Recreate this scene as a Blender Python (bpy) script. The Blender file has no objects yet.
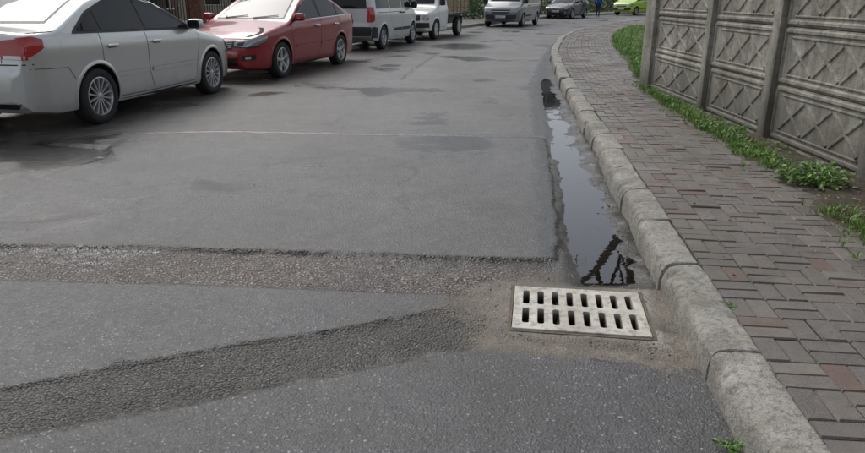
import bpy, bmesh, math, random
import numpy as np
from mathutils import Vector, Matrix, noise as mnoise
from mathutils.bvhtree import BVHTree
random.seed(7); rng=np.random.RandomState(11)
S=bpy.context.scene; COL=S.collection

# ------------------------------------------------------------------ helpers
def mesh_obj(name, verts, faces, mats=(), smooth=False, parent=None, sharp=None):
    me=bpy.data.meshes.new(name); me.from_pydata([tuple(map(float,v)) for v in verts],[],[tuple(f) for f in faces]); me.update()
    for m in mats: me.materials.append(m)
    if smooth:
        me.polygons.foreach_set('use_smooth',[True]*len(me.polygons))
        if sharp: me.set_sharp_from_angle(angle=math.radians(sharp))
    o=bpy.data.objects.new(name,me); COL.objects.link(o)
    if parent: o.parent=parent
    return o
def empty(name,loc=(0,0,0),rz=0,sc=1):
    o=bpy.data.objects.new(name,None); o.location=loc; o.rotation_euler=(0,0,rz); o.scale=(sc,sc,sc); o.empty_display_size=.2; COL.objects.link(o); return o
class Geo:
    def __init__(s): s.v=[];s.f=[]
    def add(s,v,f):
        n=len(s.v); s.v+= [tuple(p) for p in v]; s.f+=[tuple(i+n for i in q) for q in f]
    def box(s,a,b,ch=0):
        x0,y0,z0=a;x1,y1,z1=b
        if ch<=0:
            s.add([(x0,y0,z0),(x1,y0,z0),(x1,y1,z0),(x0,y1,z0),(x0,y0,z1),(x1,y0,z1),(x1,y1,z1),(x0,y1,z1)],
              [(0,3,2,1),(4,5,6,7),(0,1,5,4),(1,2,6,5),(2,3,7,6),(3,0,4,7)])
        else:
            bm=bmesh.new(); bmesh.ops.create_cube(bm,size=1)
            for v in bm.verts: v.co=Vector(((x0+x1)/2+v.co.x*(x1-x0),(y0+y1)/2+v.co.y*(y1-y0),(z0+z1)/2+v.co.z*(z1-z0)))
            bmesh.ops.bevel(bm,geom=bm.edges[:],offset=ch,segments=2,affect='EDGES',profile=.5)
            bm.verts.ensure_lookup_table(); bm.verts.index_update()
            s.add([v.co[:] for v in bm.verts],[[v.index for v in f.verts] for f in bm.faces]); bm.free()
    def tube(s,p0,p1,r0,r1,n=6):
        p0=Vector(p0);p1=Vector(p1);d=(p1-p0).normalized(); a=d.orthogonal().normalized(); b=d.cross(a)
        vs=[]
        for p,r in((p0,r0),(p1,r1)):
            for i in range(n):
                t=2*math.pi*i/n; vs.append(p+(a*math.cos(t)+b*math.sin(t))*r)
        s.add(vs,[(i,(i+1)%n,n+(i+1)%n,n+i) for i in range(n)]+[tuple(range(n-1,-1,-1)),tuple(range(n,2*n))])
    def sell(s,c,r,e=.5,nu=16,nv=9):
        sp=lambda w,e: math.copysign(abs(w)**e,w)
        vs=[];fs=[]
        for j in range(nv+1):
            ph=-math.pi/2+math.pi*j/nv
            for i in range(nu):
                th=2*math.pi*i/nu
                vs.append((c[0]+r[0]*sp(math.cos(ph),e)*sp(math.cos(th),e),c[1]+r[1]*sp(math.cos(ph),e)*sp(math.sin(th),e),c[2]+r[2]*sp(math.sin(ph),e)))
        for j in range(nv):
            for i in range(nu):
                fs.append((j*nu+i,j*nu+(i+1)%nu,(j+1)*nu+(i+1)%nu,(j+1)*nu+i))
        s.add(vs,fs)
    def obj(s,name,mats,smooth=False,parent=None,sharp=40):
        return mesh_obj(name,s.v,s.f,mats,smooth,parent,sharp)

# value noise (numpy)
_lat=rng.rand(256,256)
def vn(x,y):
    xi=np.floor(x).astype(int);yi=np.floor(y).astype(int);fx=x-xi;fy=y-yi
    fx=fx*fx*(3-2*fx);fy=fy*fy*(3-2*fy)
    a=_lat[xi%256,yi%256];b=_lat[(xi+1)%256,yi%256];c=_lat[xi%256,(yi+1)%256];d=_lat[(xi+1)%256,(yi+1)%256]
    return (a*(1-fx)+b*fx)*(1-fy)+(c*(1-fx)+d*fx)*fy
def fbm(x,y,s,o=4):
    r=0;a=.5;t=0
    for i in range(o):
        r=r+a*vn(x*s+17*i,y*s+31*i);t+=a;a*=.5;s*=2.03
    return r/t-.5
def sst(a,b,x):
    t=np.clip((x-a)/(b-a),0,1); return t*t*(3-2*t)

# ------------------------------------------------------------------ node helpers
class M:
    def __init__(s,name):
        s.m=bpy.data.materials.new(name); s.m.use_nodes=True; s.t=s.m.node_tree; s.n=s.t.nodes
        s.b=s.n['Principled BSDF']; s.out=s.n['Material Output']
        s.pos=s.node('ShaderNodeNewGeometry').outputs['Position']
    def node(s,ty,**k):
        n=s.n.new(ty)
        for a,b in k.items(): setattr(n,a,b)
        return n
    def L(s,a,b):
        if hasattr(a,'is_output') or isinstance(a,bpy.types.NodeSocket): s.t.links.new(a,b)
        else:
            if isinstance(a,(tuple,list)) and len(a)==3 and b.type=='RGBA': a=(*a,1)
            b.default_value=a
    def noise(s,scale,detail=4,rough=.55,vec=None,dist=0,out='Fac'):
        n=s.node('ShaderNodeTexNoise'); s.L(vec or s.pos,n.inputs['Vector']); n.inputs['Scale'].default_value=scale
        n.inputs['Detail'].default_value=detail;n.inputs['Roughness'].default_value=rough;n.inputs['Distortion'].default_value=dist
        return n.outputs[out]
    def vor(s,scale,out='Distance',vec=None,feature='F1'):
        n=s.node('ShaderNodeTexVoronoi',feature=feature); s.L(vec or s.pos,n.inputs['Vector']); n.inputs['Scale'].default_value=scale
        return n.outputs[out]
    def math(s,op,a,b=0,c=0,clamp=False):
        n=s.node('ShaderNodeMath',operation=op); n.use_clamp=clamp
        s.L(a,n.inputs[0]);s.L(b,n.inputs[1]);s.L(c,n.inputs[2]); return n.outputs[0]
    def mr(s,x,a,b,c=0,d=1,smooth=False):
        n=s.node('ShaderNodeMapRange'); n.clamp=True
        if smooth: n.interpolation_type='SMOOTHSTEP'
        s.L(x,n.inputs[0])
        for i,q in enumerate((a,b,c,d)): s.L(q,n.inputs[i+1])
        return n.outputs[0]
    def mix(s,f,a,b,blend='MIX'):
        n=s.node('ShaderNodeMix',data_type='RGBA',blend_type=blend)
        s.L(f,n.inputs[0]);s.L(a,n.inputs[6]);s.L(b,n.inputs[7]); return n.outputs[2]
    def mixf(s,f,a,b):
        n=s.node('ShaderNodeMix',data_type='FLOAT')
        s.L(f,n.inputs[0]);s.L(a,n.inputs[2]);s.L(b,n.inputs[3]); return n.outputs[0]
    def attr(s,name,out='Fac'):
        n=s.node('ShaderNodeAttribute',attribute_name=name); return n.outputs[out]
    def sep(s,v=None):
        n=s.node('ShaderNodeSeparateXYZ'); s.L(v or s.pos,n.inputs[0]); return n.outputs
    def sepc(s,c):
        n=s.node('ShaderNodeSeparateColor'); s.L(c,n.inputs[0]); return n.outputs
    def ramp(s,f,stops):
        n=s.node('ShaderNodeValToRGB'); s.L(f,n.inputs[0]); e=n.color_ramp.elements
        while len(e)<len(stops): e.new(.5)
        for q,(p,c) in zip(e,stops): q.position=p; q.color=(*c,1)
        return n.outputs[0]
    def bump(s,h,dist=.01,st=1,normal=None):
        n=s.node('ShaderNodeBump'); s.L(h,n.inputs['Height']); n.inputs['Distance'].default_value=dist; n.inputs['Strength'].default_value=st
        if normal: s.L(normal,n.inputs['Normal'])
        return n.outputs[0]
    def set(s,**k):
        for a,b in k.items():
            s.L(b,s.b.inputs[{'color':'Base Color','rough':'Roughness','metal':'Metallic','normal':'Normal','coat':'Coat Weight','coatr':'Coat Roughness','spec':'Specular IOR Level','ior':'IOR','alpha':'Alpha'}[a]])
        return s.m

def simple(name,col,rough=.5,metal=0,coat=0,var=.15,scale=6):
    m=M(name); n=m.noise(scale,2)
    c=m.mix(m.mr(n,.3,.7),tuple(x*(1-var) for x in col),tuple(min(1,x*(1+var)) for x in col))
    return m.set(color=c,rough=rough,metal=metal,coat=coat)

def mat_paint(name,col,metal=.0,rough=.35,dirt=.55):
    m=M(name); tc=m.node('ShaderNodeTexCoord').outputs['Object']; z=m.sep(tc)[2]
    n=m.noise(5,4,vec=tc); d=m.math('MULTIPLY',m.mr(z,.15,.6,1,0),m.mr(n,.3,.7,.1,dirt))
    c=m.mix(d,col,(.13,.11,.09))
    r=m.mixf(d,rough,.75)
    return m.set(color=c,rough=r,metal=m.mixf(d,metal,0),coat=m.mixf(d,.9,.1),coatr=.06)
def mat_concrete(name,a=(.22,.215,.20),b=(.36,.35,.33),moss=.4,scale=3,base_dark=None,grime=.5):
    m=M(name); n=m.noise(scale,5,.65); n2=m.noise(scale*7,4,.7); n3=m.noise(130,2,.6)
    c=m.mix(m.mr(n,.3,.7),a,b)
    c=m.mix(m.math('MULTIPLY',m.mr(n2,.48,.66),grime),c,tuple(x*.45 for x in a))
    c=m.mix(m.mr(n3,.55,.8,0,.45),c,tuple(min(1,x*1.5) for x in b)); c=m.mix(m.mr(n3,.45,.2,0,.7),c,tuple(x*.35 for x in a))
    n4=m.noise(1.7,5,.6)
    c=m.mix(m.math('MULTIPLY',m.mr(n4,.5,.66),moss),c,(.085,.088,.055))
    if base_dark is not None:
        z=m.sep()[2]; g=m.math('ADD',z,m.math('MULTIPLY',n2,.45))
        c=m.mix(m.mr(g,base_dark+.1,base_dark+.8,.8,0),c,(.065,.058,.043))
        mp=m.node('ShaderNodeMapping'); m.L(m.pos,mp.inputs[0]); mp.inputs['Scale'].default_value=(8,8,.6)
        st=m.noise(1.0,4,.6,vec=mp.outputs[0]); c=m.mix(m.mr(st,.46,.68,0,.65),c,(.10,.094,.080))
    h=m.math('ADD',m.math('MULTIPLY',n2,.7),m.math('MULTIPLY',n3,.5))
    return m.set(color=c,rough=.85,normal=m.bump(h,.010,1))

# ------------------------------------------------------------------ curves
def catmull(P,n=24):
    P=[np.array(p,float) for p in P]; P=[2*P[0]-P[1]]+P+[2*P[-1]-P[-2]]; out=[]
    for i in range(1,len(P)-2):
        for k in range(n):
            t=k/n; out.append(.5*((2*P[i])+(-P[i-1]+P[i+1])*t+(2*P[i-1]-5*P[i]+4*P[i+1]-P[i+2])*t*t+(-P[i-1]+3*P[i]-3*P[i+1]+P[i+2])*t**3))
    out.append(P[-2]); return np.array(out)
class Curve:
    def __init__(s,P):
        s.p=catmull(P); d=np.diff(s.p,axis=0); s.s=np.concatenate([[0],np.cumsum(np.hypot(d[:,0],d[:,1]))])
        t=np.gradient(s.p,axis=0); t/=np.hypot(t[:,0],t[:,1])[:,None]; s.t=t; s.len=s.s[-1]
    def at(s,q,w=0):
        x=np.interp(q,s.s,s.p[:,0]);y=np.interp(q,s.s,s.p[:,1]);tx=np.interp(q,s.s,s.t[:,0]);ty=np.interp(q,s.s,s.t[:,1])
        l=np.hypot(tx,ty);tx=tx/l;ty=ty/l
        return x+w*ty,y-w*tx
    def s_of_y(s,y): return np.interp(y,s.p[:,1],s.s)
KERB=Curve([(.92,-1),(1.0,1),(1.07,2),(1.18,3),(1.30,4),(1.54,6),(1.83,8.5),(2.22,12),(2.62,15),(3.05,18),(3.85,22),(5.1,27),(7.35,33),(12.7,43),(20,53),(31,65),(46,78)])
LEFT=Curve([(-6.8,-2),(-6.6,5),(-6.15,9),(-5.2,14),(-3.7,20),(-1.5,27),(2.0,36),(6.0,46),(11,54.5),(19,65),(30,76),(44,88)])

# ------------------------------------------------------------------ road heightfield
def axis(segs):
    out=[]
    for a,b,h0,h1 in segs:
        x=a
        while x<b-1e-6:
            out.append(x); f=(x-a)/(b-a); x+=h0+(h1-h0)*f
    out.append(segs[-1][1]); return np.array(out)
xs=axis([(-14,-4.2,.6,.05),(-4.2,-2.2,.04,.02),(-2.2,1.75,.015,.015),(1.75,4,.02,.2),(4,60,.3,3)])
ys=axis([(-4,1.2,.6,.05),(1.2,4.6,.015,.015),(4.6,9,.015,.03),(9,20,.04,.2),(20,110,.3,3)])
X,Y=np.meshgrid(xs,ys)
def sdf(poly):
    P=np.array(poly,float); d=np.full(X.shape,1e9); ins=np.zeros(X.shape,bool); n=len(P)
    for i in range(n):
        a=P[i];b=P[(i+1)%n];e=b-a; t=np.clip(((X-a[0])*e[0]+(Y-a[1])*e[1])/(e@e),0,1)
        d=np.minimum(d,np.hypot(X-a[0]-t*e[0],Y-a[1]-t*e[1]))
        c=((a[1]>Y)!=(b[1]>Y)); den=(b[1]-a[1]) if abs(b[1]-a[1])>1e-9 else 1e-9
        ins^= c&(X<(b[0]-a[0])*(Y-a[1])/den+a[0])
    return np.where(ins,d,-d)
edge_n=fbm(X,Y,7,4)*.06+fbm(X,Y,35,3)*.03
PA=[(-4.2,7.2),(-3.59,7.68),(-2.34,7.78),(-.37,7.6),(1.25,7.43),(1.03,5.66),(.86,4.4),(.75,3.78),(.11,3.81),(-.82,3.91),(-1.77,3.98),(-2.73,4.02),(-9,4.2),(-9,5.3),(-4.1,5.35),(-3.4,5.75),(-3.15,6.6),(-3.4,7.0)]
PB=[(-9,4.2),(-2.73,4.02),(-1.77,3.98),(-.82,3.91),(.11,3.81),(.75,3.78),(.68,3.58),(.26,3.44),(.12,3.29),(-1.27,3.42),(-2.4,3.48),(-9,3.7)]
PD=[(-9,-.4),(-3.0,1.9),(-1.73,2.36),(-1.33,2.55),(-.87,2.75),(-.26,2.98),(.15,3.17),(.3,3.0),(.17,2.73),(-.55,2.44),(-1.08,2.22),(-1.56,2.05),(-3.0,1.45),(-9,-1)]
PC=[(-9,3.7),(-2.4,3.48),(-1.27,3.42),(.12,3.29),(.15,3.17),(-.26,2.98),(-.87,2.75),(-1.33,2.55),(-1.73,2.36),(-3.0,1.9),(-9,-.4)]
PE=[(-9,-1),(-3,1.45),(-1.56,2.05),(-1.08,2.22),(-.55,2.44),(.17,2.71),(.57,2.68),(.8,2.6),(1.3,2.5),(1.3,-3),(-9,-4)]
PM=[(.05,3.30),(.26,3.44),(.62,3.64),(.93,3.54),(1.4,3.5),(1.4,2.5),(1.0,2.56),(.8,2.59),(.5,2.68),(.2,2.74),(.16,2.95),(.02,3.15)]
PF=[(-6.5,12.1),(-3.9,12.3),(-.6,13.0),(-.45,14.4),(.2,19.5),(-1.8,21),(-4.5,18),(-6.5,14)]
kx=np.interp(ys,KERB.p[:,1],KERB.p[:,0])[:,None]
gl=np.interp(ys,[-4,2.4,2.9,3.5,3.8,5.66,7.43,9.46,12.25,17.2,24,110],[9,9,1.05,.72,.76,1.03,1.25,1.49,1.84,2.78,4.25,99])[:,None]
sA=sdf(PA)+edge_n*.9; sB=sdf(PB)+edge_n*1.0; sD=sdf(PD)+edge_n*1.6; sC=sdf(PC)+edge_n*.5; sE=sdf(PE)+edge_n*.8; sM=sdf(PM)+edge_n*2.2; sF=sdf(PF)+edge_n*2
sG=np.where(Y<40,np.minimum(X-gl,kx+.3-X)*.98,-1)+edge_n*.7; sG=np.where(Y<3.4,-np.abs(sG)-.02,sG)
Z=fbm(X,Y,.5,3)*.02+fbm(X,Y,4,3)*.008
Z+=.016*sst(-.008,.012,sA)-.006*sst(-.01,.03,sB)-.006*sst(-.01,.05,sD)+.006*sst(-.01,.012,sE)+.004*sst(-.01,.012,sC)+.012*sst(-.01,.02,sF)
Z-=.018*np.exp(-((sA+.05)/.05)**2)*(Y>6.5)
Z+=sst(0,.03,sB)*(fbm(X,Y,18,3)*.016)+sst(0,.04,sD)*(fbm(X,Y,14,3)*.012)
Z+=-.012*sst(-.02,.15,sM)+sst(0,.06,sM)*fbm(X,Y,9,4)*.016
gd=sst(-.005,.13,sG)
bas=lambda cx,cy,rx,ry: np.exp(-((X-cx)/rx)**2-((Y-cy)/ry)**2)
Z+=gd*(-.018+fbm(X,Y,5,4)*.030-.022*bas(1.0,4.35,.5,.95)-.020*bas(1.22,6.0,.4,1.0)-.018*bas(1.47,8.0,.4,1.0)-.016*bas(1.72,10.4,.4,1.1)-.018*bas(2.0,12.8,.5,1.1)-.012*bas(2.45,15.6,.5,.9)+np.exp(-((X-kx)/.13)**2)*(.022+fbm(X,Y,8,3)*.03))
GX,GY,GR=.735,3.105,math.radians(-8.5)
gu=(X-GX)*math.cos(GR)+(Y-GY)*math.sin(GR); gv=-(X-GX)*math.sin(GR)+(Y-GY)*math.cos(GR)
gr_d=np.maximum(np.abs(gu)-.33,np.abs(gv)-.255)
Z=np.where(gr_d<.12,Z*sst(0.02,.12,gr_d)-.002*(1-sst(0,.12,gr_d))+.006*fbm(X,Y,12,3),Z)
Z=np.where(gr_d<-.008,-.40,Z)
mort=(1-sst(.0,.07,gr_d+fbm(X,Y,12,4)*.10))*.5+(1-sst(.0,.14,gr_d+fbm(X,Y,9,4)*.12))*sst(.25,.35,gu)*.9
wet=sst(.0,1,np.exp(-((X+4.2)/1.2)**2-((Y-6.5)/.5)**2)*1.0+fbm(X,Y,1.1,4)*1.9+.12)
wet=np.maximum(wet,sst(-.35,0,sG)*.65); wet=np.maximum(wet,.5*sst(-.1,.05,sB)*(fbm(X,Y,2,3)>.05))
wet=np.maximum(wet,1.1*np.exp(-((X-.9)/1.0)**2-((Y-22)/1.5)**2)); wet=np.maximum(wet,.75*np.exp(-((sA+.08)/.12)**2)*(Y>6.5))
ny,nx=X.shape
def zat(x,y): return float(Z[min(ny-1,int(np.searchsorted(ys,y))),min(nx-1,int(np.searchsorted(xs,x)))])
verts=np.stack([X,Y,Z],-1).reshape(-1,3)
idx=np.arange(nx*ny).reshape(ny,nx)
F=np.stack([idx[:-1,:-1],idx[:-1,1:],idx[1:,1:],idx[1:,:-1]],-1).reshape(-1,4)
me=bpy.data.meshes.new('road'); me.vertices.add(len(verts)); me.vertices.foreach_set('co',verts.ravel())
me.loops.add(len(F)*4); me.loops.foreach_set('vertex_index',F.ravel().astype(np.int32)); me.polygons.add(len(F))
me.polygons.foreach_set('loop_start',np.arange(0,len(F)*4,4,dtype=np.int32)); me.update(calc_edges=True); me.validate()
me.polygons.foreach_set('use_smooth',[True]*len(F))
for nm,a in dict(sA=sA,sB=sB,sC=sC,sD=sD,sE=sE,sF=sF,sM=sM,sG=sG,wet=wet,mort=mort).items():
    at=me.attributes.new(nm,'FLOAT','POINT'); at.data.foreach_set('value',np.clip(a,-1,1).ravel().astype(np.float32))
road=bpy.data.objects.new('road',me); COL.objects.link(road)

def mat_asphalt():
    m=M('asphalt_patched')
    big=m.noise(.6,4,.65); mid=m.noise(7,4,.7); fine=m.noise(150,2,.7); en=m.noise(50,2,.6); mot=m.noise(34,2,.7)
    v1=m.node('ShaderNodeTexVoronoi'); m.L(m.pos,v1.inputs[0]); v1.inputs['Scale'].default_value=88
    rc=m.sepc(v1.outputs['Color']); sz=m.math('MULTIPLY_ADD',rc[1],.34,.08)
    st1=m.math('MULTIPLY',m.mr(rc[0],.74,.80),m.mr(v1.outputs['Distance'],sz,m.math('ADD',sz,.10),1,0))
    v2=m.node('ShaderNodeTexVoronoi'); m.L(m.pos,v2.inputs[0]); v2.inputs['Scale'].default_value=60
    r2=m.sepc(v2.outputs['Color']); stone=m.mr(v2.outputs['Distance'],.38,.62,1,0)
    tone=m.math('ADD',m.math('MULTIPLY',m.math('SUBTRACT',fine,.5),2.8),m.math('MULTIPLY',m.math('SUBTRACT',mot,.5),2.2))
    tone=m.math('ADD',tone,m.math('MULTIPLY',m.math('SUBTRACT',mid,.5),1.5))
    def fineA(dark,light,chip,amt):
        c=m.mix(m.mr(tone,-.8,.8),dark,light)
        return m.mix(m.math('MULTIPLY',st1,m.math('MULTIPLY',m.mr(rc[2],0,1,.3,1),amt)),c,chip)
    cBase=fineA((.032,.029,.026),(.165,.156,.145),(.34,.32,.30),.8)
    cA=fineA((.034,.034,.034),(.132,.131,.130),(.38,.37,.36),.85)
    cC=fineA((.036,.037,.039),(.120,.123,.126),(.42,.42,.42),.85)
    cE=fineA((.034,.035,.037),(.118,.120,.122),(.44,.44,.43),.9)
    cF=fineA((.030,.025,.021),(.12,.105,.09),(.30,.27,.24),.8)
    stc=m.ramp(r2[0],[(0,(.11,.092,.08)),(.3,(.24,.175,.15)),(.55,(.17,.155,.14)),(.8,(.34,.285,.245)),(1,(.45,.42,.38))])
    cB=m.mix(stone,(.045,.038,.032),stc); cB=m.mix(m.mr(mid,.42,.68,0,.6),cB,(.16,.138,.118))
    cD=m.mix(m.mr(v1.outputs['Distance'],.3,.62,1,0),(.028,.026,.024),m.ramp(rc[0],[(0,(.065,.062,.058)),(.6,(.125,.117,.106)),(1,(.26,.245,.225))]))
    cD=m.mix(m.mr(mid,.45,.7,0,.5),cD,(.12,.104,.086))
    ej=m.math('SUBTRACT',en,.5)
    def msk(a,w=.006,amp=.03):
        return m.mr(m.math('MULTIPLY_ADD',ej,amp,m.attr(a)),-w,w)
    mA,mB,mC,mD,mE,mF=msk('sA'),msk('sB',.012,.08),msk('sC'),msk('sD',.014,.09),msk('sE'),msk('sF',.03,.15)
    c=m.mix(m.math('MULTIPLY',mF,.8),cBase,cF); c=m.mix(mA,c,cA); c=m.mix(mC,c,cC); c=m.mix(mE,c,cE); c=m.mix(mB,c,cB); c=m.mix(mD,c,cD)
    y=m.sep()[1]
    # soil washed against the far seam, then the dark joint itself
    sm=m.math('MULTIPLY',m.mr(m.math('ABSOLUTE',m.math('ADD',m.attr('sA'),.14)),.05,.17,1,0),m.mr(y,6.6,7.1))
    c=m.mix(m.math('MULTIPLY',sm,m.mr(mid,.42,.6,.05,.7)),c,(.14,.118,.095))
    for a,wd,st in (('sA',.04,1.0),('sC',.016,.8),('sE',.016,.75),('sF',.09,.7)):
        e=m.math('ABSOLUTE',m.math('MULTIPLY_ADD',ej,.03,m.attr(a)))
        ww=m.mr(y,5.5,7.0,wd,.12) if a=='sA' else wd
        c=m.mix(m.math('MULTIPLY',m.mr(e,.010,ww,1,0),m.mr(mid,.3,.55,st*.6,st)),c,(.017,.014,.012))
    vc=m.node('ShaderNodeTexVoronoi',feature='DISTANCE_TO_EDGE'); wv=m.node('ShaderNodeVectorMath',operation='MULTIPLY_ADD')
    nd=m.noise(3,3,out='Color'); m.L(nd,wv.inputs[0]); wv.inputs[1].default_value=(.6,.6,.6); m.L(m.pos,wv.inputs[2])
    m.L(wv.outputs[0],vc.inputs[0]); vc.inputs['Scale'].default_value=.42
    cr=m.math('MULTIPLY',m.mr(vc.outputs['Distance'],.001,.009,1,0),m.math('MULTIPLY',m.mr(big,.40,.50),m.mr(y,4.3,5)))
    c=m.mix(m.math('MULTIPLY',cr,.9),c,(.018,.016,.014))
    mudc=m.mix(m.mr(mid,.35,.65),(.105,.085,.060),(.21,.18,.14)); mudc=m.mix(m.mr(fine,.45,.8,0,.7),mudc,(.36,.32,.27)); mudc=m.mix(m.mr(fine,.5,.25,0,.7),mudc,(.04,.033,.025))
    mM=m.math('MULTIPLY',msk('sM',.03,.16),m.mr(mot,.28,.45,.35,1)); c=m.mix(mM,c,mudc)
    c=m.mix(m.math('MULTIPLY',m.attr('mort'),m.mr(mot,.35,.6,.3,1)),c,(.33,.305,.265))
    gc=m.mix(m.mr(mid,.35,.65),(.035,.031,.026),(.11,.095,.075)); gc=m.mix(m.mr(mot,.56,.72,0,.7),gc,(.20,.17,.135))
    c=m.mix(msk('sG',.015,.05),c,gc)
    c=m.mix(m.mr(big,.42,.64,0,.5),c,(.045,.043,.04)); c=m.mix(m.mr(big,.45,.28,0,.3),c,(.18,.17,.155))
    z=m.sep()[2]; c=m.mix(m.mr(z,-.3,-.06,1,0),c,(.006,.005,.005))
    wm=m.mr(m.math('MULTIPLY_ADD',m.math('SUBTRACT',mid,.5),.6,m.attr('wet')),.25,.65)
    c=m.mix(m.math('MULTIPLY',wm,.55),c,(.016,.016,.016))
    r=m.mr(big,.35,.65,.30,.50); r=m.mixf(m.math('MAXIMUM',mB,mD),r,.62); r=m.mixf(wm,r,.12); r=m.mixf(mM,r,.65)
    h=m.math('ADD',m.math('MULTIPLY',fine,1.0),m.math('MULTIPLY',v1.outputs['Distance'],-.6))
    h=m.mixf(mB,h,m.math('MULTIPLY_ADD',stone,2.2,m.math('MULTIPLY',fine,.6))); h=m.mixf(mD,h,m.math('MULTIPLY_ADD',v1.outputs['Distance'],-2.4,m.math('MULTIPLY',fine,1.0)))
    h=m.math('MULTIPLY',h,m.mr(wm,0,1,1,.45))
    return m.set(color=c,rough=r,normal=m.bump(h,.0052,1),spec=.6)
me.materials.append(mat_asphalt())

# loose grit and pebbles
pb=Geo()
def pebble(x,y,z,r):
    a=random.uniform(0,6.28); v=[]
    for k in range(5):
        t=a+k*1.257; rr=r*random.uniform(.7,1.2); v.append((x+rr*math.cos(t),y+rr*math.sin(t),z+r*random.uniform(0,.25)))
    v.append((x+random.uniform(-.2,.2)*r,y+random.uniform(-.2,.2)*r,z+r*random.uniform(.55,.9)))
    v+=[(x+(p[0]-x)*.6,y+(p[1]-y)*.6,z-r*.4) for p in v[:5]]
    pb.add(v,[(k,(k+1)%5,5) for k in range(5)]+[(6+k,6+(k+1)%5,(k+1)%5,k) for k in range(5)])
nb=0
while nb<6500:
    y=1.4+random.random()**1.4*6.5; x=random.uniform(-3.6,1.5)
    j=min(ny-1,int(np.searchsorted(ys,y))); i=min(nx-1,int(np.searchsorted(xs,x)))
    b_,d_,m_,g_=sB[j,i],sD[j,i],sM[j,i],sG[j,i]; p=.012
    if b_>0: p=.6
    if d_>0: p=max(p,.4)
    if m_>-.05: p=max(p,.65)
    if g_>-.03: p=max(p,.4)
    if min(abs(b_),abs(sA[j,i]),abs(d_))<.04: p=max(p,.5)
    if gr_d[j,i]<.01 or random.random()>p: continue
    pebble(x,y,float(Z[j,i])-.0005,random.choice([.0022,.003,.003,.004,.006])*random.uniform(.7,1.3)); nb+=1
m=M('grit'); rnd=m.node('ShaderNodeNewGeometry').outputs['Random Per Island']
pb.obj('loose_grit',[m.set(color=m.ramp(rnd,[(0,(.07,.06,.05)),(.4,(.17,.145,.12)),(.7,(.25,.2,.17)),(1,(.42,.39,.35))]),rough=.8)],True)

md=M('ground_dirt'); c=md.mix(md.mr(md.noise(.15,4),.35,.65),(.06,.075,.03),(.11,.095,.06)); 
GM=md.set(color=c,rough=.95)
mesh_obj('ground',[(-400,-300,-.5),(500,-300,-.5),(500,600,-.5),(-400,600,-.5)],[(0,1,2,3)],[GM])

# puddle water sheet in gutter
mw=M('puddle_water'); gls=mw.node('ShaderNodeBsdfGlossy'); gls.inputs['Roughness'].default_value=.015; gls.inputs['Color'].default_value=(.95,.97,1,1)
tr=mw.node('ShaderNodeBsdfTransparent'); tr.inputs['Color'].default_value=(.62,.58,.52,1); fr=mw.node('ShaderNodeFresnel'); fr.inputs['IOR'].default_value=1.6
bn=mw.bump(mw.noise(9,2),.002,.2); mw.L(bn,gls.inputs['Normal']); mxs=mw.node('ShaderNodeMixShader'); mw.L(fr.outputs[0],mxs.inputs[0]); mw.L(tr.outputs[0],mxs.inputs[1]); mw.L(gls.outputs[0],mxs.inputs[2]); mw.L(mxs.outputs[0],mw.out.inputs[0])
pv=[];pf=[]
for i,yy in enumerate(np.linspace(3.5,17,60)):
    l=float(np.interp(yy,[3.47,3.8,5.66,7.43,9.46,12.25,17.2],[.74,.75,1.0,1.22,1.46,1.82,2.76])); k=float(np.interp(yy,KERB.p[:,1],KERB.p[:,0]))+.02
    pv+=[(l,yy,-.0245),(k,yy,-.0245)]
    if i: pf.append((2*i-2,2*i-1,2*i+1,2*i))
mesh_obj('puddle',pv,pf,[mw.m])

# ------------------------------------------------------------------ kerb
def kerb(name,cur,s0,s1,side,mat,joints=None,h=.15,wd=.2):
    prof=[(0.004,-.12),(0,-.02),(0,.05),(.003,.10),(.008,h-.03),(.018,h-.012),(.034,h-.003),(.08,h),(.13,h),(wd-.012,h-.001),(wd,h-.012),(wd,-.1)]
    V=[];Fc=[]
    s=s0;k=0
    while s<s1:
        L=joints[k] if joints and k<len(joints) else .74+random.uniform(-.02,.02)
        k+=1; e=min(s+L,s1); ox=random.gauss(0,.010);oz=random.gauss(0,.006); tl=random.gauss(0,.010)
        g=.007; nst=50 if s<6 else (16 if s<12 else 5)
        sts=[s+g,s+g+.006]+list(np.linspace(s+.02,e-.02,nst))+[e-g-.006,e-g]
        base=len(V); n=len(prof)
        for j,q in enumerate(sts):
            endf=.008 if j in(0,len(sts)-1) else 0
            for i,(w,z) in enumerate(prof):
                nz=mnoise.noise(Vector((q*9,w*30,z*30+k*7)))*.005+mnoise.noise(Vector((q*40,w*60,z*60)))*.0035
                endc=max(0,1-min(q-s,e-q)/.07)
                chip=(max(0,mnoise.noise(Vector((q*7,k*3.1,0)))-.2)*.06+max(0,mnoise.noise(Vector((q*26,k*5.1,4)))-.2)*.03+endc*max(0,mnoise.noise(Vector((k*2.3,(q>s+.2)*4,9)))+.25)*.04) if 3<=i<=7 else 0
                if i==7: chip*=.35
                if i==3: chip*=.5
                ww=w+nz+(endf if w<.1 else -endf)+chip+ox+tl*(q-s); zz=z+nz*.7-endf*(z>0)-chip*.8+oz*(z>0)
                x,y=cur.at(q,side*ww); V.append((x,y,zz))
        for j in range(len(sts)-1):
            for i in range(n-1):
                a=base+j*n+i; f=(a,a+1,a+n+1,a+n); Fc.append(f if side<0 else f[::-1])
        f0=tuple(base+i for i in range(n)); f1=tuple(base+(len(sts)-1)*n+i for i in range(n))
        Fc.append(f0 if side>0 else f0[::-1]); Fc.append(f1[::-1] if side>0 else f1)
        s=e
    return mesh_obj(name,V,Fc,[mat],True,None,35)
km=mat_concrete('kerb_concrete',(.20,.188,.165),(.40,.385,.35),moss=.35,scale=5,grime=.7)
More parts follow.
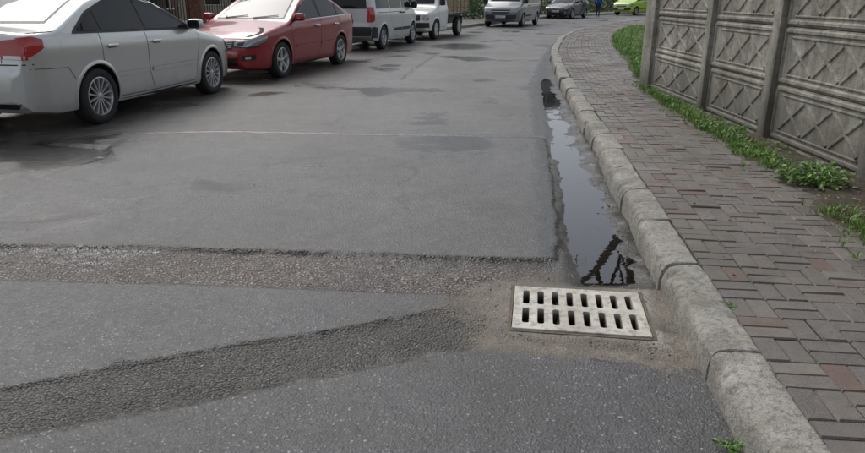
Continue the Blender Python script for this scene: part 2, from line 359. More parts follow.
s_near=float(KERB.s_of_y(.3)); tgt=[1.3,2.44,3.38,4.12]; jl=[];prev=s_near
for t in tgt: q=float(KERB.s_of_y(t)); jl.append(q-prev); prev=q
kerb('kerb',KERB,s_near,58,1,km,jl)
kerb('kerb',LEFT,1,90,-1,km)

# ------------------------------------------------------------------ sidewalk
EWX=[0,4.85,6,7.5,9.5,12.5,17,30]; EWY=[1.15,1.22,1.32,1.27,1.2,1.2,1.6,1.8]
V=[];Fc=[];PC_=[]
u=.1
s=float(KERB.s_of_y(.4)); j=0
def paver(a0,a1,b0,b1,rv):
    g=.0025; ch=.005; dz=random.gauss(0,.0022); tx=random.gauss(0,.012);ty=random.gauss(0,.012)
    cs=(a0+a1)/2;cw=(b0+b1)/2; z0=.138+.010*mnoise.noise(Vector((cs*1.1,cw*1.5,0)))+dz
    ring=[]
    for (aa,bb) in ((a0+g,b0+g),(a1-g,b0+g),(a1-g,b1-g),(a0+g,b1-g)):
        ring.append((aa,bb,z0-ch-.004))
    for (aa,bb) in ((a0+g+ch,b0+g+ch),(a1-g-ch,b0+g+ch),(a1-g-ch,b1-g-ch),(a0+g+ch,b1-g-ch)):
        ring.append((aa+random.gauss(0,.0008),bb+random.gauss(0,.0008),z0+(aa-cs)*tx+(bb-cw)*ty))
    base=len(V)
    for aa,bb,z in ring:
        x,y=KERB.at(aa,bb); V.append((x,y,z))
    n=[(4,7,6,5),(0,4,5,1),(1,5,6,2),(2,6,7,3),(3,7,4,0)]
    for f in n: Fc.append(tuple(base+i for i in f)); PC_.append(rv)
while s<58:
    for i in range(8):
        w=.208+i*2*u
        edge_w=float(np.interp(s,EWX,EWY))+.08*mnoise.noise(Vector((s*1.3,0,5)))
        if w+.1>edge_w+.1: continue
        if s<26:
            if (i+j)%2==0:
                for q in (0,1): paver(s,s+2*u,w+q*u,w+(q+1)*u,random.random())
            else:
                for q in (0,1): paver(s+q*u,s+(q+1)*u,w,w+2*u,random.random())
        else:
            paver(s,s+2*u,w,w+2*u,random.random())
    s+=2*u; j+=1
sw=mesh_obj('sidewalk',V,Fc,[])
at=sw.data.attributes.new('pc','FLOAT','FACE'); at.data.foreach_set('value',np.array(PC_,dtype=np.float32))
m=M('paver_blocks'); pc=m.attr('pc')
c=m.ramp(pc,[(0,(.12,.107,.098)),(.35,(.185,.165,.152)),(.6,(.145,.132,.122)),(.84,(.23,.208,.19)),(.90,(.175,.108,.090)),(1,(.15,.09,.078))])
n=m.noise(14,4,.65); c=m.mix(m.mr(n,.4,.7,0,.55),c,(.085,.076,.067)); n2=m.noise(190,2,.7); c=m.mix(m.mr(n2,.5,.8,0,.6),c,(.34,.315,.285)); c=m.mix(m.mr(n2,.5,.22,0,.7),c,(.045,.04,.035))
reg=m.noise(.9,4); c=m.mix(m.mr(reg,.46,.65,0,.5),c,(.095,.088,.072)); sandy=m.noise(2.6,5,.65); c=m.mix(m.mr(sandy,.5,.64,0,.65),c,(.18,.158,.13))
sw.data.materials.append(m.set(color=c,rough=m.mr(reg,.35,.65,.36,.72),normal=m.bump(m.math('MULTIPLY_ADD',n,1.2,n2),.004,.9)))
V=[];Fc=[]; att=[]
ss=np.concatenate([np.arange(.3,14,.04),np.arange(14,95,.5)]); ww=np.concatenate([np.arange(.15,2.5,.04),np.array([2.6,3,3.6,4.5,6,8])])
for a in ss:
    ew=float(np.interp(a,EWX,EWY))
    for b in ww:
        x,y=KERB.at(a,b); so=sst(ew-.05,ew+.12,b+.14*mnoise.noise(Vector((a*2,b*2,0))))
        z=.1285+.010*mnoise.noise(Vector((a*1.1,b*1.5,0)))-.001+so*(.012+.05*(mnoise.fractal(Vector((x*6,y*6,0)),.8,2,5)*.45+.25)+.03*min(1,max(0,b-ew)))
        V.append((x,y,z)); att.append(float(so))
nw=len(ww)
for i in range(len(ss)-1):
    for k in range(nw-1):
        a=i*nw+k; Fc.append((a,a+1,a+nw+1,a+nw)[::-1])
vg=mesh_obj('verge_soil',V,Fc,[],True); at=vg.data.attributes.new('so','FLOAT','POINT'); at.data.foreach_set('value',np.array(att,dtype=np.float32))
m=M('soil'); n=m.noise(12,5,.7); n2=m.noise(80,3,.7)
soil=m.mix(m.mr(n,.3,.7),(.05,.038,.028),(.13,.10,.072)); soil=m.mix(m.mr(n2,.52,.75,0,.8),soil,(.25,.205,.155)); soil=m.mix(m.mr(n2,.48,.25,0,.7),soil,(.025,.018,.013)); soil=m.mix(m.mr(m.noise(2.2,4),.5,.62,0,.5),soil,(.055,.075,.03))
jn=m.mix(m.mr(m.noise(2.0,4),.42,.6),(.095,.08,.062),(.065,.085,.04)); 
c=m.mix(m.attr('so'),jn,soil)
y=m.sep()[1]; c=m.mix(m.mr(m.math('MULTIPLY_ADD',n,3,y),12.5,15,0,.85),c,(.07,.11,.032))
vg.data.materials.append(m.set(color=c,rough=.95,normal=m.bump(m.math('ADD',n,n2),.03,.9)))
V=[];Fc=[]
for a in np.arange(1,95,1.0):
    for b in (.19,2.2,8): x,y=LEFT.at(a,-b); V.append((x,y,.135 if b<8 else .14))
k=len(V)//3
for i in range(k-1):
    for q in(0,1): a=i*3+q; Fc.append((a,a+1,a+4,a+3))
mesh_obj('left_pavement',V,Fc,[mat_concrete('pavement_concrete',(.14,.135,.125),(.22,.21,.2),.4,2)])

# ------------------------------------------------------------------ drain grate
gm=M('grate_cast'); n=gm.noise(24,4,.7); n2=gm.noise(5,4,.6)
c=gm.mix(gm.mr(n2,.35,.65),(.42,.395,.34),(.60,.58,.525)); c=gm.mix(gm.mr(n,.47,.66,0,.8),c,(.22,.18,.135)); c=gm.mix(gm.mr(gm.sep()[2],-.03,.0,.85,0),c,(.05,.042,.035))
GMAT=gm.set(color=c,rough=.55,normal=gm.bump(gm.noise(110,2),.003,.8))
grate=empty('storm_drain_grate',(GX,GY,.0),GR)
def capsule(cx,cy,w,l,z0,z1,n=5):
    pts=[]; cr=w*.42; 
    for sx,sy,a0 in((1,1,0),(-1,1,90),(-1,-1,180),(1,-1,270)):
        for k in range(n+1):
            t=math.radians(a0+90*k/n); pts.append((cx+sx*(w/2-cr)+cr*math.cos(t),cy+sy*(l/2-cr)+cr*math.sin(t)))
    N=len(pts); return [(x,y,z0) for x,y in pts]+[(x,y,z1) for x,y in pts],[tuple(range(N-1,-1,-1)),tuple(range(N,2*N))]+[(i,(i+1)%N,N+(i+1)%N,N+i) for i in range(N)]
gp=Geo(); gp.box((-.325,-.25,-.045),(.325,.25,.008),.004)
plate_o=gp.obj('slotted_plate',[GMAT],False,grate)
ct=Geo()
for r in (-1,1):
    for i in range(8):
        v,f=capsule(-.262+i*.0745,r*.108,.034,.165,-.1,.1); ct.add(v,f)
cut=ct.obj('cut',[]) ; cut.parent=grate
bpy.context.view_layer.update()
def apply_bool(o,c,self_i=False):
    md=o.modifiers.new('b','BOOLEAN'); md.operation='DIFFERENCE'; md.solver='EXACT'; md.object=c; md.use_self=self_i
    dg=bpy.context.evaluated_depsgraph_get(); dg.update(); nm=bpy.data.meshes.new_from_object(o.evaluated_get(dg)); o.modifiers.clear(); o.data=nm
    bpy.data.objects.remove(c)
apply_bool(plate_o,cut)
gf=Geo()
for a,b in (((-.345,-.27,-.05),(.345,-.254,.001)),((-.345,.254,-.05),(.345,.27,.001)),((-.345,-.254,-.05),(-.329,.254,.001)),((.329,-.254,-.05),(.345,.254,.001))): gf.box(a,b)
gf.obj('frame',[mat_concrete('grate_frame_rust',(.10,.08,.06),(.20,.165,.125),0,12)],False,grate)
gl_=Geo()
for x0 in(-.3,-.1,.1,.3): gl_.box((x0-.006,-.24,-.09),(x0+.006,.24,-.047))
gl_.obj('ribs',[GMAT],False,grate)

# ------------------------------------------------------------------ concrete panel wall
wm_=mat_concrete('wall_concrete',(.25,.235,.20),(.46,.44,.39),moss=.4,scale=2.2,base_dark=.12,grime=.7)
WX=3.38; posts=[-.1,1.6,3.3,5.02,6.76,8.42,10.72]
def ridge(G,p0,p1,w,h,xf):
    (y0,z0),(y1,z1)=p0,p1; d=math.hypot(y1-y0,z1-z0); ny_,nz_=-(z1-z0)/d*w/2,(y1-y0)/d*w/2; k=.45
    V=[(xf,y0+ny_,z0+nz_),(xf-h,y0+ny_*k,z0+nz_*k),(xf-h,y0-ny_*k,z0-nz_*k),(xf,y0-ny_,z0-nz_),(xf,y1+ny_,z1+nz_),(xf-h,y1+ny_*k,z1+nz_*k),(xf-h,y1-ny_*k,z1-nz_*k),(xf,y1-ny_,z1-nz_)]
    G.add(V,[(0,1,5,4),(1,2,6,5),(2,3,7,6),(0,3,2,1),(4,5,6,7)])
wall=empty('concrete_panel_wall')
gp_=Geo(); gb=Geo()
for i,y in enumerate(posts):
    last=i==len(posts)-1
    hw=.21 if last else .075; tl=random.gauss(0,.01); gp_.box((WX-.10+tl,y-hw,-.1),(WX+.10+tl,y+hw,2.35),.012)
    if last: gp_.box((WX-.15,y-hw-.05,2.352),(WX+.15,y+hw+.05,2.42),.01)
for i in range(len(posts)-1):
    y0=posts[i]+.077; y1=posts[i+1]-(.212 if i==len(posts)-2 else .077)
    for r in range(4):
        dz=random.gauss(0,.002); z0=.17+r*.53+dz; z1=z0+.524; dx=random.gauss(0,.006); xf=WX-.03+dx
        gb.box((xf,y0,z0),(xf+.05,y1,z1),.006)
        e=.035
        a,b,c_,d_=y0+e,y1-e,z0+e,z1-e
        for p,q in(((a,c_),(b,c_)),((a,d_),(b,d_)),((a,c_),(a,d_)),((b,c_),(b,d_))): ridge(gb,p,q,.05,.016,xf)
        a+=.10;b-=.10;c_+=.08;d_-=.08; L3=(b-a)/3
        for k in range(3):
            q0=a+k*L3;q1=q0+L3
            ridge(gb,(q0+.02,c_),(q1-.02,d_),.042,.013,xf); ridge(gb,(q0+.02,d_),(q1-.02,c_),.042,.0118,xf)
        for p,q in(((a,c_-.025),(b,c_-.025)),((a,d_+.025),(b,d_+.025))): ridge(gb,p,q,.022,.010,xf)
    gb.box((WX-.075,y0,-.1),(WX+.06,y1,.165),.01)
    gb.box((WX+.03,y0,.166),(WX+.045,y1,2.2))
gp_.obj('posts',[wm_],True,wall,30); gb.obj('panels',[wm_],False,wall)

# ------------------------------------------------------------------ vegetation
def mat_leaf(name,a,b):
    m=M(name); rnd=m.node('ShaderNodeNewGeometry').outputs['Random Per Island']; c=m.mix(rnd,a,b)
    return m.set(color=c,rough=.5)
GL=mat_leaf('grass_blades',(.06,.16,.016),(.21,.37,.055)); LL=mat_leaf('weed_leaves',(.045,.12,.018),(.14,.27,.04)); HL=mat_leaf('tree_leaves',(.03,.07,.015),(.08,.14,.03))
def blade(G,x,y,z,h,w,lean,az):
    dx,dy=math.cos(az),math.sin(az); px,py=-dy,dx; vs=[]
    for k,t in enumerate((0,.4,.75,1)):
        ww=w*(1-t**1.5)*.5; ox=lean*h*t*t; zz=z+h*(t-.25*lean*t*t)
        if k<3: vs+=[(x+dx*ox-px*ww,y+dy*ox-py*ww,zz),(x+dx*ox+px*ww,y+dy*ox+py*ww,zz)]
        else: vs.append((x+dx*ox,y+dy*ox,zz))
    G.add(vs,[(0,1,3,2),(2,3,5,4),(4,5,6)])
gG=Geo()
def tuft(x,y,z,n,h,sp=.03,w=.006):
    for _ in range(n):
        a=random.uniform(0,6.28); r=random.random()*sp
        blade(gG,x+r*math.cos(a),y+r*math.sin(a),z-.01,h*random.uniform(.5,1.15),w*random.uniform(.7,1.4),random.uniform(.1,1.1),a+random.uniform(-.8,.8))
def ewY(y): return float(np.interp(float(KERB.s_of_y(y)),EWX,EWY))
def at_w(y,w):
    s=float(KERB.s_of_y(y)); return KERB.at(s,w)
for _ in range(2400):
    y=random.uniform(1.5,12); w=ewY(y)+random.gauss(.10,.09); d=mnoise.noise(Vector((y*1.1,5,0)))
    if random.random()> (.9 if y>5.6 else .08)+d*.9: continue
    x,yy=at_w(y,w)
    if x>WX-.12: continue
    tuft(x,yy,.155,random.randint(6,12),random.uniform(.03,.09) if y<9 else random.uniform(.05,.13),.05,.0065)
for _ in range(200):
    y=random.uniform(1.5,10); 
    if mnoise.noise(Vector((y*1.7,9,0)))>-.05: tuft(WX-.12+random.gauss(0,.03),y,.17,6,random.uniform(.03,.09),.03)
for _ in range(1800):
    y=random.uniform(11,34); w=ewY(y)+.1+abs(random.gauss(0,.7))
    x,yy=at_w(y,w); tuft(x,yy,.16,9,random.uniform(.06,.20),.12,.011)
for _ in range(700):
    y=random.uniform(1.5,14); x,yy=at_w(y,random.choice([.203,.203,.408+.2*random.randint(0,4)])+random.gauss(0,.004))
    if mnoise.noise(Vector((x*1.5,yy*1.5,2)))>0: tuft(x,yy,.134,5,.010+random.random()*.016,.02,.004)
gG.obj('grass',[GL])
def leafy(G,x,y,z,n,size,h):
    for _ in range(n):
        az=random.uniform(0,6.28); el=random.uniform(.1,1.2); r=random.random()**.6*h
        o=Vector((x+r*math.cos(az)*math.cos(el)*1.2,y+r*math.sin(az)*math.cos(el)*1.2,z+r*math.sin(el)*.9))
        d=Vector((math.cos(az),math.sin(az),random.uniform(-.4,.6))).normalized(); s_=Vector((-math.sin(az),math.cos(az),random.uniform(-.4,.4))).normalized()
        L=size*random.uniform(.6,1.3); W=L*.3; up=d.cross(s_)*L*.12
        G.add([o,o+d*L*.35+s_*W+up,o+d*L*.35-s_*W+up,o+d*L*.75+s_*W*.7,o+d*L*.75-s_*W*.7,o+d*L-up,o+d*L*.4],[(0,1,6),(0,6,2),(1,3,6),(6,4,2),(3,5,6),(6,5,4)])
        if random.random()<.35: G.tube((x,y,z),o,.0022,.0012,3)
def plant(x,y,z,n,size,h,name='weed_plant'):
    g=Geo(); leafy(g,x,y,z,n,size,h); g.obj(name,[LL])
plant(2.90,4.95,.15,300,.045,.19); plant(2.78,5.15,.15,90,.04,.10); plant(3.05,5.2,.15,110,.04,.13)
for (yy,dw,n,h) in ((5.9,.1,60,.08),(6.4,.03,70,.08),(6.9,.12,100,.11),(7.4,.05,110,.11),(8.2,.05,90,.10),(9.3,.05,110,.13),(10.4,.05,120,.15),(12.2,.3,160,.2)):
    x,y=at_w(yy,ewY(yy)+dw+.02); plant(x,y,.15,n,.035,h)
plant(2.85,3.85,.16,60,.03,.08)
x,y=at_w(2.0,-.03); plant(x-.005,y,0.0,45,.02,.04)
x,y=at_w(2.9,.22); plant(x,y,0.13,30,.015,.03)
dl=Geo()
for _ in range(1200):
    y=random.uniform(2,11); r=random.random()
    if r<.75: w=random.uniform(ewY(y)-.05,ewY(y)+.8); x,yy=at_w(y,w); z=.185
    elif r<.88: x,yy=at_w(y,random.uniform(.25,1.2)); z=.146
    else: x,yy=at_w(y,-abs(random.gauss(0,.2))-.02); z=zat(x,yy)+.004
    if x>WX-.1: continue
    a=random.uniform(0,6.28); L=random.uniform(.010,.026) if r<.75 else random.uniform(.005,.014); c_,s_=math.cos(a)*L,math.sin(a)*L; t=random.uniform(0,.012)
    dl.add([(x-c_,yy-s_,z),(x+s_*.4,yy-c_*.4,z+t),(x+c_,yy+s_,z+.003),(x-s_*.4,yy+c_*.4,z+t*.3)],[(0,1,2,3)])
dl.obj('dead_leaves',[mat_leaf('dead_leaf',(.10,.065,.035),(.26,.19,.12))])

bark=simple('bark',(.09,.075,.06),.9,0,0,.3,14)
def bare_tree(name,loc,h,seed,lean=(0,0),maxd=6,leaf=None):
    rd=random.Random(seed); G=Geo(); tips=[]
    def rec(p,d,L,r,k):
        q=p+d*L; G.tube(p,q,r,r*.72,7 if k<3 else 4)
        if k>=maxd: tips.append(q); return
        for _ in range(2 if k<1 else rd.choice([2,3])):
            nd=(d+Vector((rd.gauss(0,.42),rd.gauss(0,.42),rd.gauss(.05,.28)))).normalized(); rec(q,nd,L*rd.uniform(.62,.85),r*.62,k+1)
        if k>1: tips.append(q)
    rec(Vector((0,0,-.1)),Vector((lean[0],lean[1],1)).normalized(),h*.33,h*.022,0)
    e=empty(name,loc); G.obj('branches',[bark],True,e)
    if leaf:
        lg=Geo()
        for t in tips:
            for _ in range(10):
                o=t+Vector((rd.gauss(0,.25),rd.gauss(0,.25),rd.gauss(0,.22))); a=Vector((rd.gauss(0,1),rd.gauss(0,1),rd.gauss(0,1))).normalized(); b=a.orthogonal().normalized(); L=rd.uniform(.05,.1)
                lg.add([o-a*L,o+b*L*.5,o+a*L,o-b*L*.5],[(0,1,2,3)])
        lg.obj('foliage',[leaf],False,e)
bare_tree('bare_tree',(4.7,13.2,.15),8.0,3,(-.24,-.05)); bare_tree('bare_tree',(6.2,17,.15),8,9,(-.2,-.1))
bare_tree('leafy_tree',(-9.5,25,.1),8,5,(0,0),6,HL); bare_tree('leafy_tree',(1.5,48,.1),9,6,(0,0),6,HL)
bare_tree('leafy_tree',(16,34,.1),8,12,(0,0),6,HL)
hg=Geo()
for _ in range(7000):
    s=random.uniform(46,92); w=3.0+random.uniform(-.5,.5); x,y=LEFT.at(s,-w); z=random.uniform(.1,1.5)*(1+.25*mnoise.noise(Vector((s*.6,0,0))))
    o=Vector((x,y,z)); a=Vector((random.gauss(0,1),random.gauss(0,1),random.gauss(0,1))).normalized(); b=a.orthogonal(); L=.13
    hg.add([o-a*L,o+b*L*.5,o+a*L,o-b*L*.5],[(0,1,2,3)])
hg.obj('hedge',[HL])

# ------------------------------------------------------------------ houses + fence on the left
def building(name,cx,cy,rz,w,d,h,wallc,brick=True,cols=5,floors=3):
    e=empty(name,(cx,cy,.1),rz)
    m=M(name+'_wall'); 
    if brick:
        tc=m.node('ShaderNodeTexCoord').outputs['Object']; sx=m.sep(tc); cb=m.node('ShaderNodeCombineXYZ'); m.L(m.math('ADD',sx[0],sx[1]),cb.inputs[0]); m.L(sx[2],cb.inputs[1])
        bt=m.node('ShaderNodeTexBrick'); m.L(cb.outputs[0],bt.inputs[0]); bt.inputs['Scale'].default_value=4.5
        bt.inputs['Color1'].default_value=(*wallc,1); bt.inputs['Color2'].default_value=(*[x*.65 for x in wallc],1); bt.inputs['Mortar'].default_value=(.25,.23,.2,1); bt.inputs['Mortar Size'].default_value=.02
        m.set(color=bt.outputs[0],rough=.85)
    else: m.set(color=m.mix(m.mr(m.noise(1,4),.35,.65),tuple(x*.8 for x in wallc),wallc),rough=.9)
    wmt=m.m; g=Geo(); gw=Geo(); gt=Geo()
    fh=h/floors; cw=w/cols
    for f in range(floors):
        z0=f*fh; g.box((-w/2,0,z0),(w/2,.3,z0+.9)); g.box((-w/2,0,z0+2.2),(w/2,.3,z0+fh))
        for c_ in range(cols+1):
            xa=-w/2+c_*cw-(.35 if c_>0 else 0); xb=-w/2+c_*cw+(.35 if c_<cols else 0); g.box((xa,0,z0+.9),(xb,.3,z0+2.2))
        for c_ in range(cols):
            xa=-w/2+c_*cw+.35; xb=xa+cw-.7; gw.box((xa,.18,z0+.9),(xb,.2,z0+2.2))
            gt.box((xa,.12,z0+.9),(xa+.06,.178,z0+2.2)); gt.box((xb-.06,.12,z0+.9),(xb,.178,z0+2.2)); gt.box(((xa+xb)/2-.03,.12,z0+.902),((xa+xb)/2+.03,.178,z0+2.198)); gt.box((xa-.05,-.06,z0+.84),(xb+.05,-.003,z0+.9))
    g.box((-w/2,.302,0),(w/2,d,h)); g.box((-w/2-.3,-.3,h+.002),(w/2+.3,d+.3,h+.2))
    gd_=Geo(); gd_.box((-.5,-.05,0),(.5,-.004,2.1))
    g.obj('walls',[wmt],False,e); gw.obj('windows',[GLASS],False,e); gt.obj('window_frames',[TRIMW],False,e); gd_.obj('door',[DARKW],False,e)
    return e
GLASS=M('dark_glass').set(color=(.012,.015,.017),rough=.03,spec=.7)
TRIMW=simple('white_trim',(.6,.6,.58),.5); DARKW=simple('dark_door',(.04,.022,.015),.5)
building('brick_house',-14.2,24.5,math.radians(66),15,8,8.4,(.20,.085,.055),True,5,3)
building('apartment_building',-11,47,math.radians(52),18,9,11,(.42,.38,.30),False,6,4)
building('apartment_building',12,80,math.radians(35),30,10,11,(.40,.39,.36),False,8,4)
building('apartment_building',-20,8,math.radians(84),16,8,8.4,(.36,.31,.24),False,5,3)
BLACK=M('black_metal').set(color=(.015,.015,.016),rough=.45,metal=.3)
fen=Geo(); fb=Geo()
s0=float(LEFT.s_of_y(10));s=s0
while s<float(LEFT.s_of_y(26)):
    x,y=LEFT.at(s,-2.3); fen.tube((x,y,.4),(x,y,1.95),.011,.011,5); s+=.12
s=s0
while s<float(LEFT.s_of_y(26)):
    a=LEFT.at(s,-2.3);b=LEFT.at(s+.6,-2.3)
    for z in(.5,1.8): fen.tube((*a,z),(*b,z),.018,.018,4)
    s+=.6
s=s0
e=empty('brick_pillar_fence')
while s<float(LEFT.s_of_y(26)):
    x,y=LEFT.at(s,-2.3); fb.box((x-.2,y-.2,0),(x+.2,y+.2,2.1),.01); fb.box((x-.25,y-.25,2.102),(x+.25,y+.25,2.18),.01); s+=2.9
fb.obj('pillars',[simple('pillar_brick',(.16,.075,.05),.9,0,0,.4,20)],False,e); fen.obj('railings',[BLACK],False,e)
g=Geo(); 
for s in np.arange(s0,float(LEFT.s_of_y(26)),.5):
    a=LEFT.at(s,-2.2);b=LEFT.at(s+.5,-2.2);c_=LEFT.at(s+.5,-2.4);d_=LEFT.at(s,-2.4)
    g.add([(*a,.1),(*b,.1),(*c_,.1),(*d_,.1),(*a,.4),(*b,.4),(*c_,.4),(*d_,.4)],[(4,5,6,7)[::-1],(0,1,5,4)[::-1],(2,3,7,6)[::-1]])
g.obj('base_wall',[mat_concrete('fence_base',(.2,.19,.17),(.3,.29,.26),.3,3)],False,e)

# ------------------------------------------------------------------ vehicles
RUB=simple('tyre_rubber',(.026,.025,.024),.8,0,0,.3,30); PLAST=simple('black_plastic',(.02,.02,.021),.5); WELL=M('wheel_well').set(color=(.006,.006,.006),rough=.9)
RIMM=M('alloy').set(color=(.50,.51,.52),rough=.35,metal=.7); CHR=M('chrome').set(color=(.75,.76,.77),rough=.1,metal=1)
REDL=M('tail_lens').set(color=(.42,.008,.008),rough=.08,coat=1); WHL=M('clear_lens').set(color=(.55,.57,.6),rough=.07,coat=1,metal=.4)
PLATE=simple('plate_white',(.72,.72,.70),.4,0,0,.03); BLUE=M('plate_blue').set(color=(.01,.05,.35),rough=.4); SEAM=M('panel_gap').set(color=(.008,.008,.008),rough=.8); CG=M('car_glass').set(color=(.014,.017,.018),rough=.03,spec=.3)
HEADL=M('headlamp').set(color=(.30,.32,.34),rough=.12,metal=.6,coat=1)

def lathe(G,prof,cx,cy,cz,n=40,flip=1):
    V=[];k=len(prof)
    for i in range(n):
        t=2*math.pi*i/n
        for r,y in prof: V.append((cx+r*math.cos(t),cy+y*flip,cz+r*math.sin(t)))
    F_=[]
    for i in range(n):
        for j in range(k-1):
            a=i*k+j;b=((i+1)%n)*k+j; f=(a,b,b+1,a+1); F_.append(f if flip>0 else f[::-1])
    G.add(V,F_)
def wheels(parent,axles,W,R=.315,spokes=9,rimmat=None,rr=.205,tw=.2,sw_=(.016,.024)):
    T=Geo();A=Geo();D=Geo()
    for ax in axles:
        for sd in(-1,1):
            cy=sd*(W/2-.02-tw/2); h=tw/2
            lathe(T,[(rr,-h*.8),(rr+.03,-h),(R-.03,-h),(R-.006,-h*.82),(R,-h*.6),(R,h*.6),(R-.006,h*.82),(R-.02,h*.95),(R-.05,h),(rr+.02,h*.98),(rr,h*.86),(rr-.01,h*.6)],ax,cy,R,48,sd)
            lathe(A,[(rr+.004,h*.88),(rr-.008,h*.92),(rr-.016,h*.8),(rr-.02,-h*.3)],ax,cy,R,48,sd)
            lathe(D,[(.001,-.01),(rr-.01,-.01)],ax,cy,R,32,sd)
            lathe(A,[(.001,h*.80),(.028,h*.79),(.045,h*.70),(.05,h*.3)],ax,cy,R,24,sd)
            for k in range(spokes):
                t=2*math.pi*k/spokes+.2; ct_,st_=math.cos(t),math.sin(t); wi,wo=sw_
                V=[]
                for r,ww,yo in((.035,wi,h*.74),(rr*.55,wi*1.0,h*.78),(rr-.006,wo,h*.86)):
                    for sg,yy in((-1,yo-.03),(-.7,yo),(.7,yo),(1,yo-.03)):
                        V.append((ax+r*ct_-sg*ww*st_,cy+sd*yy,R+r*st_+sg*ww*ct_))
                F_=[]
                for q in range(2):
                    for j in range(3): a=q*4+j; F_.append((a,a+1,a+5,a+4))
                A.add(V,F_)
    T.obj('tyres',[RUB],True,parent,40);A.obj('rims',[rimmat or RIMM],True,parent,40);D.obj('brake_backing',[PLAST],True,parent)

class Body:
    def __init__(s,parent,P,paint):
        s.P=P; s.e=parent; s.paint=paint
        xr,xf=P['x']; top=sorted(P['top']); tx=[a for a,_ in top];tz=[b for _,b in top]; W=P['W']
        pl=sorted(P['plan']);px=[a for a,_ in pl];pz=[b for _,b in pl]
        bt=sorted(P['bot']);bx=[a for a,_ in bt];bz=[b for _,b in bt]; be=sorted(P['belt']);ex=[a for a,_ in be];ez=[b for _,b in be]
        xs=sorted(set([round(x,4) for x in list(np.linspace(xr,xf,int((xf-xr)/.05)))+list(np.linspace(xr,xr+.3,22))+list(np.linspace(xf-.3,xf,18))+tx]))
        def sm(x,a,b):
            w=.10*min(1,max(0,min(x-xr,xf-x)/.6))+.004
            return float(np.mean([np.interp(x+w*q,a,b) for q in(-1,-.66,-.33,0,.33,.66,1)]))
        rings=[]
        for x in xs:
            zt=sm(x,tx,tz);zb=float(np.interp(x,bx,bz));hw=W/2*sm(x,px,pz); belt=sm(x,ex,ez); k=P.get('k',.42)
            cr=min(P.get('crown',.04),(zt-zb)*.2); r=min(P.get('r',.07),(zt-zb)*.3); zc=zt-cr-r
            def side(z):
                t=(z-.2)/(belt-.2)
                if z<=belt: return hw*float(np.interp(t,[0,.1,.3,.5,.7,.82,.86,.95,1],[.92,.95,.968,.982,.994,1.004,.996,.982,.965]))
                return hw*.965-(z-belt)*k
            mm=min(belt,zc-.001); h=[(0,zb),(hw*.45,zb),(hw*.86,zb)]
            for q in range(15): z=zb+.02+(mm-zb-.02)*q/14; h.append((side(z),z))
            for q in range(1,7): z=mm+(zc-mm)*q/6; h.append((side(z),z))
            ys_=h[-1][0]
            for q in range(1,5):
                t=math.pi/2*q/4; h.append((ys_-r+r*math.cos(t),zc+r*math.sin(t)))
            y1=ys_-r
            for q in range(1,7):
                y=y1*(1-q/6); h.append((y,zt-cr*(y/y1)**2 if y1>0 else zt))
            h[-1]=(0,zt)
            ring=[(x,-y,z) for y,z in h]+[(x,y,z) for y,z in h[-2:0:-1]]
            rings.append(ring)
        n=len(rings[0]); V=[p for r in rings for p in r]; F_=[]
        for i in range(len(rings)-1):
            for j in range(n):
                a=i*n+j;b=i*n+(j+1)%n; F_.append((a,b,b+n,a+n)[::-1])
        F_.append(tuple(range(n))[::-1]);F_.append(tuple((len(rings)-1)*n+j for j in range(n)))
        s.o=mesh_obj('body_shell',V,F_,[paint,WELL],True,parent,38)
        bm=bmesh.new();bm.from_mesh(s.o.data);bmesh.ops.recalc_face_normals(bm,faces=bm.faces[:]);bm.to_mesh(s.o.data);bm.free(); s.o.data.set_sharp_from_angle(angle=math.radians(38))
        s.o.data.polygons.foreach_set('use_smooth',[True]*len(s.o.data.polygons))
        s.bvh=BVHTree.FromPolygons([Vector(v) for v in V],F_)
        s.parts={}
    def geo(s,name,mat):
        if name not in s.parts: s.parts[name]=(Geo(),mat)
        return s.parts[name][0]
    def hit(s,a,b,d,off):
        if d in('L','R'):
            sg=1 if d=='L' else -1; o=Vector((a,3*sg,b)); dr=Vector((0,-sg,0))
        elif d=='F': o=Vector((6,a,b));dr=Vector((-1,0,0))
        elif d=='B': o=Vector((-6,a,b));dr=Vector((1,0,0))
        elif d=='T': o=Vector((a,b,5));dr=Vector((0,0,-1))
        h,nm,_,_=s.bvh.ray_cast(o,dr)
        if h is None: h,nm,_,_=s.bvh.find_nearest(o+dr*5)
        if nm.dot(dr)>0: nm=-nm
        return h+nm*off
    def panel(s,name,mat,lo,up,d,off=.005,rows=6,cols=14):
        if d=='S':
            s.panel(name,mat,lo,up,'L',off,rows,cols);s.panel(name,mat,lo,up,'R',off,rows,cols);return
        G=s.geo(name,mat)
        def rs(p):
            p=np.array(p,float);l=np.concatenate([[0],np.cumsum(np.hypot(*np.diff(p,axis=0).T))]);q=np.linspace(0,l[-1],cols+1);return np.stack([np.interp(q,l,p[:,0]),np.interp(q,l,p[:,1])],1)
        a=rs(lo);b=rs(up);V=[]
        for i in range(rows+1):
            for j in range(cols+1):
                p=a[j]+(b[j]-a[j])*i/rows; V.append(s.hit(p[0],p[1],d,off))
        G.add(V,[(i*(cols+1)+j,i*(cols+1)+j+1,(i+1)*(cols+1)+j+1,(i+1)*(cols+1)+j) for i in range(rows) for j in range(cols)])
    def mpanel(s,name,mat,lo,up,d,off=.005,rows=6,cols=10):
        s.panel(name,mat,lo,up,d,off,rows,cols); s.panel(name,mat,[(-a,b) for a,b in lo],[(-a,b) for a,b in up],d,off,rows,cols)
